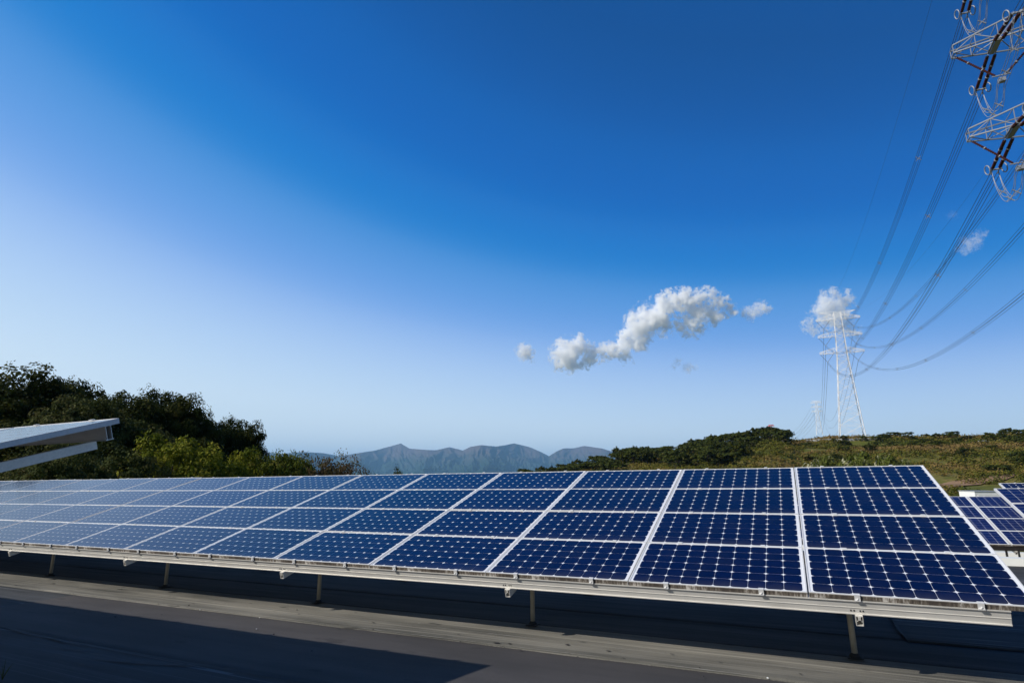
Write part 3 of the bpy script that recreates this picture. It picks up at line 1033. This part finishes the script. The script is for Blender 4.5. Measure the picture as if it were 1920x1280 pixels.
M_BARK = simple('bark', (0.06, 0.045, 0.032), 0.9, 0, 0.3, 6)
M_LDARK = leaf_mat('dark_leaves', [(0.012, 0.018, 0.003), (0.026, 0.036, 0.005), (0.048, 0.058, 0.008), (0.075, 0.068, 0.011)])
M_LOLIVE = leaf_mat('olive_leaves', [(0.022, 0.032, 0.008), (0.045, 0.058, 0.012), (0.075, 0.085, 0.02), (0.10, 0.09, 0.028)])
M_LYEL = leaf_mat('yellow_green_leaves', [(0.05, 0.07, 0.005), (0.11, 0.13, 0.008), (0.18, 0.19, 0.013), (0.23, 0.20, 0.022)])
M_LBROWN = leaf_mat('brown_leaves', [(0.05, 0.035, 0.018), (0.09, 0.06, 0.03), (0.12, 0.09, 0.04), (0.10, 0.10, 0.03)])
M_LHILL = leaf_mat('hill_leaves', [(0.025, 0.038, 0.007), (0.052, 0.066, 0.011), (0.085, 0.098, 0.018), (0.11, 0.105, 0.025)])
M_LPALE = leaf_mat('pale_leaves', [(0.04, 0.055, 0.010), (0.09, 0.11, 0.018), (0.14, 0.15, 0.04), (0.45, 0.43, 0.30)])


def trunk_mesh(h, r, rg, limbs=6, spread=0.35):
    mb = MB()
    P = [Vector((0, 0, -1.0))]
    for i in range(1, 7): P.append(Vector((rg.normal()*0.04*h*0.3, rg.normal()*0.04*h*0.3, h*i/6)))
    mb.tube(P, [r*(1.2-0.95*i/6) for i in range(7)], 8)
    for k in range(limbs):
        t = rg.uniform(0.3, 0.85); b = P[0].lerp(P[-1], t); a = rg.uniform(0, 6.28); L = h*spread*rg.uniform(0.6, 1.2)
        e = b+Vector((math.cos(a)*L, math.sin(a)*L, L*rg.uniform(0.4, 1.0)))
        m_ = b.lerp(e, 0.5)+Vector((0, 0, -0.06*L))
        mb.tube([b, m_, e], [r*0.45, r*0.3, r*0.08], 6)
        for _ in range(2):
            e2 = m_+Vector((rg.normal(), rg.normal(), rg.uniform(0.3, 1))).normalized()*L*0.6
            mb.tube([m_, e2], [r*0.2, r*0.05], 5)
    return mb.mesh('trunk', [M_BARK])


def tree_meshes(h, w, mat, seed, nclump, per, leaf, csize, low=0.25, nb=7):
    """unit tree: height h, crown width w"""
    h0_, w0_ = h, w
    rg = np.random.default_rng(seed)
    blobs = [(0, 0, h*0.66, w*0.36, w*0.36, h*0.27)]
    for i in range(nb):
        a = i/nb*6.283+rg.uniform(-.3, .3); rr = w*0.5*rg.uniform(0.45, 0.72); z = h*rg.uniform(low+0.12, 0.80)
        s = rg.uniform(0.18, 0.28)
        blobs.append((math.cos(a)*rr, math.sin(a)*rr, z, w*s, w*s, h*s*0.72))
    for i in range(3):
        blobs.append((rg.normal()*w*0.14, rg.normal()*w*0.14, h*rg.uniform(0.78, 0.88), w*0.15, w*0.15, h*0.11))
    P, Nn, T = crown_points(blobs, nclump, per, csize, rg)
    z = P[:, 2]; k = z > h*0.02
    P, Nn, T = P[k], Nn[k], T[k]
    top = np.percentile(P[:, 2], 99.3); wid = np.percentile(np.abs(P[:, :2]), 97)*2
    P = P*np.array([w/wid, w/wid, h/top])
    V, Q = leaf_quads(P, Nn, leaf, rg)
    return mesh_np('crown', V, Q, mat, tint=T), trunk_mesh(h*0.8, h*0.022, rg)


def place_tree(name, meshes, loc, sx, sz, rz, label, cat, group):
    root = empty(name, loc, rz)
    root.scale = (sx, sx, sz)
    tag(root, label, cat, group)
    link('crown', meshes[0], root); link('trunk', meshes[1], root)
    return root


# big trees at the left, unit size: 10 m high and 8 m wide
BIG = [tree_meshes(10, 8, M_LDARK, 11+i, 360, 150, 0.085, 0.50) for i in range(3)]
BIGO = tree_meshes(10, 8, M_LOLIVE, 21, 360, 150, 0.085, 0.50)
left_trees = [   # px, top y, distance, width px, mesh, label
    (15, 693, 46, 200, 0, 'tallest dark tree at the left edge above the raised panel row'),
    (104, 711, 50, 150, 2, 'dark tree second from the left edge with a ragged top'),
    (165, 744, 40, 150, 3, 'olive-tinged tree behind the tip of the raised panel row'),
    (232, 722, 47, 150, 1, 'dark tree with a high bushy top right of the raised panel corner'),
    (296, 745, 50, 130, 0, 'dark tree on the middle of the descending treeline'),
    (350, 764, 52, 110, 2, 'dark rounded tree in the dip of the treeline'),
    (412, 778, 54, 105, 1, 'dark domed tree, last tall one on the right of the treeline'),
    (455, 803, 57, 92, 0, 'low dark tree tapering off the right end of the treeline'),
    (60, 790, 36, 190, 2, 'dark low tree beneath the raised panel row at the left edge'),
    (215, 800, 42, 150, 0, 'dark tree in shade between the raised row and the yellow-green bush'),
    (360, 822, 46, 130, 1, 'dark tree directly behind the yellow-green bush'),
    (440, 832, 52, 90, 2, 'dark low tree behind the small green bushes'),
    (290, 800, 45, 130, 1, 'dark tree in the middle of the wood below the skyline'),
    (130, 815, 33, 130, 3, 'olive bushy tree under the beam of the raised row'),
]
for px, ty, dist, wpx, mi, lab in left_trees:
    ty += 9
    p = ground_pt(px, 890, dist); top = ground_pt(px, ty, dist).z
    gz = terrain_z(p.x, p.y, False)
    H = top-gz; Wd = wpx/FPX*dist*1.12
    mm = BIGO if mi == 3 else BIG[mi]
    place_tree('broadleaf_tree', mm, (p.x, p.y, gz), Wd/8, H/10, random.uniform(0, 6.28), lab, 'tree', 'trees at the left')

M_LMID = leaf_mat('mid_green_leaves', [(0.04, 0.055, 0.008), (0.085, 0.11, 0.012), (0.14, 0.15, 0.018), (0.17, 0.14, 0.03)])
SH = {'m': tree_meshes(3, 3.4, M_LMID, 35, 170, 75, 0.05, 0.24, 0.05), 'y': tree_meshes(3, 3.4, M_LYEL, 31, 170, 75, 0.05, 0.24, 0.05), 'o': tree_meshes(3, 3.4, M_LOLIVE, 32, 170, 75, 0.05, 0.24, 0.05),
      'b': tree_meshes(3, 3.4, M_LBROWN, 33, 130, 45, 0.045, 0.24, 0.05), 'p': tree_meshes(3, 3.4, M_LPALE, 34, 150, 50, 0.06, 0.2, 0.05)}
shrubs = [
    (325, 822, 27, 130, 'y', 'bright yellow-green bush behind the panels, the largest and most sunlit'),
    (385, 830, 28, 110, 'y', 'yellow-green bush right of the brightest one'),
    (282, 850, 26, 70, 'y', 'small yellow-green bush left of the brightest one'),
    (436, 846, 29, 90, 'y', 'yellowish bush in the middle of the low row behind the panels'),
    (492, 850, 30, 90, 'm', 'mid green bush at the right foot of the treeline'),
    (532, 858, 32, 70, 'm', 'small mid green bush beside the reddish brown shrubs'),
    (222, 850, 24, 100, 'o', 'dull olive bush below the tip of the raised panel row'),
    (150, 852, 23, 90, 'o', 'dull olive bush left under the raised panel beam'),
    (85, 862, 22, 90, 'o', 'low dark olive bush near the left edge behind the panels'),
    (592, 850, 33, 90, 'b', 'reddish brown twiggy shrub against the blue mountain'),
    (645, 862, 34, 84, 'b', 'smaller brown twiggy shrub right of its neighbour'),
    (562, 864, 32, 60, 'b', 'low brown shrub between olive bush and twiggy shrub'),
    (745, 883, 45, 34, 'o', 'tiny green treetop showing over the panels before the mountains'),
    (975, 884, 120, 34, 'o', 'tiny dark treetop at the left foot of the right-hand hill'),
    (1600, 851, 62, 110, 'p', 'pale silvery bush just above the panels below the crest pylon'),
    (1655, 858, 60, 80, 'p', 'smaller pale bush right of the silvery one'),
    (1545, 864, 64, 60, 'p', 'low pale bush left of the silvery one'),
]
for px, ty, dist, wpx, k, lab in shrubs:
    p = ground_pt(px, 890, dist); top = ground_pt(px, ty, dist).z
    gz = min(terrain_z(p.x, p.y, False), top-2.2)
    H = top-gz; Wd = wpx/FPX*dist*1.25
    place_tree('shrub', SH[k], (p.x, p.y, gz), Wd/3.4, H/3, random.uniform(0, 6.28), lab, 'shrub', 'shrubs behind the panels')

# trees of the knoll
KN = [tree_meshes(5, 5, M_LDARK, 41+i, 60, 26, 0.26, 0.40, 0.1, 5) for i in range(3)] + [tree_meshes(5, 5, M_LHILL, 51, 60, 26, 0.26, 0.40, 0.1, 5)]


def hill_tree(px, r, H, W, mi, label, group):
    a = az_el(px, 850)[0]
    x, y = r*math.sin(a), r*math.cos(a)
    place_tree('hill_tree', KN[mi], (x, y, terrain_z(x, y)-0.3), W/5, H/5, random.uniform(0, 6.28), label, 'tree', group)


g1 = 'trees covering the knoll'
for i in range(172):
    px = random.uniform(1150, 1485)
    a = az_el(px, 850)[0]; R = float(np.interp(a, CA, CR))
    back = random.random()**1.05
    r = R+8-back*(95 if px > 1250 else 60)
    if back > 0.62 and px > 1400: continue
    hill_tree(px, r, random.uniform(3.6, 6.0), random.uniform(4, 6.5), random.choice([0, 1, 2, 3, 3, 3]), 'dark green tree among those crowding the wooded knoll', g1)
g2 = 'trees at the foot of the knoll'
for i in range(46):
    px = random.uniform(975, 1165); r = random.uniform(165, 240)
    hill_tree(px, r, random.uniform(3.0, 4.6), random.uniform(4, 6), random.choice([3, 3, 3, 1]), 'green bushy tree at the low left foot of the knoll', g2)
g3 = 'scattered dark bushes on the slope'
for i in range(64):
    px = random.uniform(1490, 1960); a = az_el(px, 850)[0]; R = float(np.interp(a, CA, CR))
    r = R-random.choice([4, 30, 45, 60, 90, 120])*random.uniform(0.7, 1.2)
    if 1560 < px < 1640 and r > R-30: continue
    hill_tree(px, r, random.uniform(1.8, 3.4), random.uniform(3, 5.5), random.choice([1, 3, 3]), 'dark rounded bush on the open slope right of the knoll', g3)
hill_tree(1897, 310, 3.6, 5.5, 0, 'dark tree standing alone on the skyline near the right edge', None)
hill_tree(1688, 316, 2.6, 4, 1, 'small dark bush on the skyline right of the crest pylon', None)

# brush that covers the hillside: nobody could count it
rg = np.random.default_rng(99)
Ps, Ns, Ts, Ss = [], [], [], []
cnt = 0
while cnt < 14000:
    px = rg.uniform(930, 2050); a = az_el(px, 860)[0]
    R = float(np.interp(a, CA, CR)); u = rg.random()**0.75
    r = 62+(R+4-62)*u
    x, y = r*math.sin(a), r*math.cos(a)
    cover = noise.noise(Vector((x*0.045, y*0.045, 7)))
    if cover < -0.38: continue
    gx = (r-150)/25
    if 1735 < px < 1900 and abs(r-(168+10*math.sin(px*0.03))) < 9: continue        # sandy track stays bare
    if 1575 < px < 1660 and r > R-14: continue
    z = terrain_z(x, y)
    hgt = rg.uniform(0.5, 1.6)*(1+0.5*max(0, cover))
    k = 13
    w_ = hgt*rg.uniform(0.8, 1.5)
    q = rg.normal(size=(k, 3))*np.array([w_*0.55, w_*0.55, hgt*0.28]); q[:, 2] = np.abs(q[:, 2])+hgt*0.25
    Ps.append(np.array([x, y, z])+q); Ns.append(q/w_+rg.normal(size=(k, 3))*0.4+np.array([0, 0, 0.6]))
    tt = 0.5+1.3*noise.noise(Vector((x*0.028, y*0.028, 20)))+0.5*noise.noise(Vector((x*0.12, y*0.12, 2)))+rg.normal()*0.12
    Ts.append(np.full(k, min(1, max(0, tt)))); Ss.append(np.full(k, 0.15+0.0009*r))
    cnt += 1
P, Nn, T, S = map(np.concatenate, (Ps, Ns, Ts, Ss))
Vv, Qq = leaf_quads(P, Nn, 1.0, rg)
c0 = np.repeat(P, 4, 0); Vv = c0+(Vv-c0)*np.repeat(S, 4)[:, None]
M_BRUSH = leaf_mat('brush_leaves', [(0.042, 0.054, 0.008), (0.088, 0.096, 0.012), (0.145, 0.125, 0.020), (0.185, 0.125, 0.038), (0.23, 0.155, 0.058)])
tag(link('brush', mesh_np('brush', Vv, Qq, M_BRUSH, tint=T)), 'rough green and brown brush covering the hillside', 'brush', kind='stuff')

# sandy track and pale kerbs on the slope
M_SAND = simple('sandy_soil', (0.24, 0.145, 0.075), 0.95, 0, 0.25, 0.3)


def strip(name, pts, w, mat, z=0.25, kind='structure', thick=0.0, label=None, cat=None):
    """band laid over the terrain through (px, distance) points"""
    C = []
    for k in range(len(pts)-1):
        for i in range(12):
            t = i/12; px = pts[k][0]*(1-t)+pts[k+1][0]*t; r = pts[k][1]*(1-t)+pts[k+1][1]*t
            a = az_el(px, 860)[0]; C.append(Vector((r*math.sin(a), r*math.cos(a), 0)))
    L, R_ = [], []
    for i, c in enumerate(C):
        d = (C[min(i+1, len(C)-1)]-C[max(i-1, 0)]).normalized(); s = Vector((-d.y, d.x, 0))
        ww = w*(1+0.3*noise.noise(Vector((i*0.3, 1, 0)))) if thick == 0 else w
        for lst, sg in ((L, 1), (R_, -1)):
            q = c+s*ww*sg; q.z = terrain_z(q.x, q.y)+z; lst.append(q)
    n = len(C); mb = MB()
    if thick:
        lo = [q-Vector((0, 0, thick)) for q in L]; lo2 = [q-Vector((0, 0, thick)) for q in R_]
        mb.add(L+R_+lo+lo2, [(i, i+1, n+i+1, n+i) for i in range(n-1)]+[(i, 2*n+i, 2*n+i+1, i+1) for i in range(n-1)]+[(n+i, n+i+1, 3*n+i+1, 3*n+i) for i in range(n-1)])
    else:
        mb.add(L+R_, [(i, i+1, n+i+1, n+i) for i in range(n-1)])
    o = mb.build(name, [mat])
    if label: tag(o, label, cat, 'pale kerbs along the hillside paths')
    else: tag(o, kind='structure')


strip('path', [(1735, 160), (1775, 168), (1810, 172), (1850, 176), (1890, 186)], 3.2, M_SAND)
strip('path', [(1560, 300), (1600, 304), (1650, 303), (1690, 306)], 2.0, M_SAND)
M_KERB = simple('pale_concrete', (0.30, 0.30, 0.30), 0.8, 0, 0.1, 1)
strip('kerb', [(1455, 262), (1475, 262), (1498, 262)], 0.3, M_KERB, 0.9, thick=0.9, label='short pale kerb on the slope right below the knoll', cat='kerb')
strip('kerb', [(1515, 290), (1560, 288), (1600, 286), (1660, 290)], 0.3, M_KERB, 0.8, thick=0.8, label='long pale kerb on the slope under the crest pylon', cat='kerb')
strip('kerb', [(1840, 270), (1860, 268), (1885, 266)], 0.3, M_KERB, 1.0, thick=1.0, label='short pale kerb near the right edge of the hillside', cat='kerb')

# weed growing from a joint in the roof at the lower left
wd = link('weed', None); wd.matrix_world = ROOF @ Matrix.Translation((-6.72, -2.34, 0.008))
tag(wd, 'thin green weed sprouting from the roof at the lower left corner', 'weed')
for k in range(5):
    mb = MB(); a = random.uniform(0, 6.28); L = random.uniform(0.05, 0.13) if k else 0.15
    P = [Vector((0.02*math.cos(a)*t*(k > 0), 0.02*math.sin(a)*t*(k > 0), L*t)) + Vector((math.cos(a), math.sin(a), 0))*0.03*t*t*(k > 0) for t in (0, .35, .7, 1)]
    mb.add([p+Vector((w, 0, 0)) for p, w in zip(P, (-.004, -.005, -.003, -.0004))]+[p+Vector((w, 0, 0)) for p, w in zip(P, (.004, .005, .003, .0004))], [(i, i+1, 5+i, 4+i) for i in range(3)])
    mb.build('leaf', [M_LYEL], wd)


# ------------------------------------------------------------------ clouds
def cloud(puffs, dist, label, rho=0.036, soft=0.20, seed=0, gain=3.0):
    pts = []
    C = []
    for px, py, rp in puffs:
        d = ray(px, py); p = Vector(d)*dist; C.append((p, rp/FPX*dist))
    cen = sum((c for c, r in C), Vector())/len(C)
    root = link('cloud', None)
    bm = bmesh.new()
    for c, r in C:
        for v in ((1, 0, 0), (0, 1, 0), (0, 0, 1), (.6, .6, .6), (.6, -.6, .6), (-.6, .6, .6), (.6, .6, -.6), (.7, .7, 0), (0, .7, .7), (.7, 0, .7), (-.7, .7, 0), (0, -.7, .7), (-.7, 0, .7)):
            for s in (1, -1): bm.verts.new(c-cen+Vector(v)*r*1.5*s)
    r_ = bmesh.ops.convex_hull(bm, input=bm.verts)
    bmesh.ops.delete(bm, geom=[g for g in r_['geom_interior'] if isinstance(g, bmesh.types.BMVert)], context='VERTS')
    me = bpy.data.meshes.new('cloud'); bm.to_mesh(me); bm.free()
    bpy.data.objects.remove(root)
    o = link('cloud', me); o.location = cen
    m = bpy.data.materials.new('cloud_vapour'); m.use_nodes = True; nt = m.node_tree; nt.nodes.clear()
    out = nt.nodes.new('ShaderNodeOutputMaterial')
    tc = nt.nodes.new('ShaderNodeTexCoord').outputs['Object']
    R0 = sum(r for c, r in C)/len(C)
    nz = nt.nodes.new('ShaderNodeTexNoise'); nz.inputs['Scale'].default_value = 0.95/R0; nz.inputs['Detail'].default_value = 7; nz.inputs['Roughness'].default_value = 0.6
    nt.links.new(mapping(nt, tc, (1, 1, 1), (seed*1000, 0, 0)), nz.inputs['Vector'])
    sb = nt.nodes.new('ShaderNodeVectorMath'); sb.operation = 'SUBTRACT'; nt.links.new(nz.outputs['Color'], sb.inputs[0]); sb.inputs[1].default_value = (.5, .5, .5)
    sc = nt.nodes.new('ShaderNodeVectorMath'); sc.operation = 'SCALE'; nt.links.new(sb.outputs[0], sc.inputs[0]); sc.inputs['Scale'].default_value = R0*4.2
    ad = nt.nodes.new('ShaderNodeVectorMath'); ad.operation = 'ADD'; nt.links.new(tc, ad.inputs[0]); nt.links.new(sc.outputs[0], ad.inputs[1])
    fl = Vector((0.35, 0.94, 0)).normalized(); K = 0.9
    dt = nt.nodes.new('ShaderNodeVectorMath'); dt.operation = 'DOT_PRODUCT'; nt.links.new(ad.outputs[0], dt.inputs[0]); dt.inputs[1].default_value = fl
    s3 = nt.nodes.new('ShaderNodeVectorMath'); s3.operation = 'SCALE'; s3.inputs[0].default_value = fl; nt.links.new(math_(nt, 'MULTIPLY', dt.outputs['Value'], K), s3.inputs['Scale'])
    ad2 = nt.nodes.new('ShaderNodeVectorMath'); ad2.operation = 'ADD'; nt.links.new(ad.outputs[0], ad2.inputs[0]); nt.links.new(s3.outputs[0], ad2.inputs[1]); ad = ad2
    cur = None
    for c, r in C:
        ds = nt.nodes.new('ShaderNodeVectorMath'); ds.operation = 'DISTANCE'; nt.links.new(ad.outputs[0], ds.inputs[0]); ds.inputs[1].default_value = (c-cen) + fl*fl.dot(c-cen)*K
        v = math_(nt, 'SUBTRACT', 1.0, math_(nt, 'DIVIDE', ds.outputs['Value'], max(r, R0*0.5)*1.33))
        cur = v if cur is None else math_(nt, 'MAXIMUM', cur, v)
    fine = noise_(nt, mapping(nt, tc, (1, 1, 1), (seed*777, 500, 0)), 3.2/R0, 7, 0.7)
    cur = math_(nt, 'ADD', cur, math_(nt, 'MULTIPLY', math_(nt, 'SUBTRACT', fine, 0.5), 2.4))
    dn = math_(nt, 'SUBTRACT', cur, soft)
    dn = math_(nt, 'MULTIPLY', dn, gain, clamp=True)
    dn = math_(nt, 'MULTIPLY', dn, rho)
    pv = nt.nodes.new('ShaderNodeVolumeScatter'); pv.inputs['Color'].default_value = (1, 1, 1, 1); pv.inputs['Anisotropy'].default_value = -0.15
    nt.links.new(dn, pv.inputs['Density']); nt.links.new(pv.outputs[0], out.inputs['Volume'])
    me.materials.append(m)
    tag(o, label, 'cloud', 'small white clouds')
    return o


CD = 6000
cloud([(985, 660, 15), (975, 655, 9), (993, 671, 10)], CD, 'tiny cloud at the left end of the line of clouds', seed=1)
cloud([(1060, 662, 26), (1085, 650, 20), (1072, 678, 19), (1112, 666, 18), (1140, 657, 15), (1046, 684, 12), (1100, 682, 10)], CD, 'rounded cloud at the lower left of the long drifting cloud', seed=2)
cloud([(1162, 655, 18), (1183, 637, 23), (1198, 612, 26), (1172, 672, 12), (1218, 598, 28), (1243, 575, 24), (1238, 604, 22), (1270, 566, 22), (1292, 560, 20),
       (1322, 558, 19), (1348, 568, 16), (1305, 584, 22), (1292, 608, 22), (1338, 592, 18), (1366, 583, 14), (1298, 624, 13), (1206, 642, 14)], CD, 'longest cloud, stretched diagonally across the middle of the sky', seed=3)
cloud([(1408, 587, 14), (1428, 577, 13), (1392, 588, 8), (1440, 580, 7)], CD, 'little curled cloud right of the longest cloud', 0.022, seed=4)
cloud([(1270, 679, 7), (1290, 690, 9), (1302, 689, 6), (1263, 687, 5)], CD, 'faint scrap of cloud under the longest cloud', 0.014, soft=0.12, seed=5)
cloud([(1556, 562, 19), (1582, 566, 16), (1545, 582, 18), (1567, 590, 24), (1547, 606, 17), (1516, 608, 13), (1522, 620, 10), (1602, 628, 12), (1582, 612, 15), (1555, 548, 8), (1592, 552, 8)], CD, 'ragged cloud behind the top of the crest pylon', 0.02, seed=6)
cloud([(1818, 457, 16), (1834, 444, 12), (1804, 468, 9), (1845, 436, 6)], 8000, 'thin wispy cloud among the power lines at the right', 0.005, seed=7)
cloud([(1787, 403, 9), (1778, 405, 6)], 8000, 'barely visible wisp above the wispy cloud', 0.001, seed=8)

# ------------------------------------------------------------------ air
hz = MB(); hz.box(-59000, 59000, -3000, 59000, -110, 900)
m, nt, out = nmat('air')
pv = nt.nodes.new('ShaderNodeVolumePrincipled')
pv.inputs['Color'].default_value = (0.34, 0.66, 1.0, 1)
pv.inputs['Density'].default_value = 4.8e-5
pv.inputs['Anisotropy'].default_value = 0.1
nt.links.new(pv.outputs[0], out.inputs['Volume'])
tag(hz.build('haze', [m]), kind='stuff')
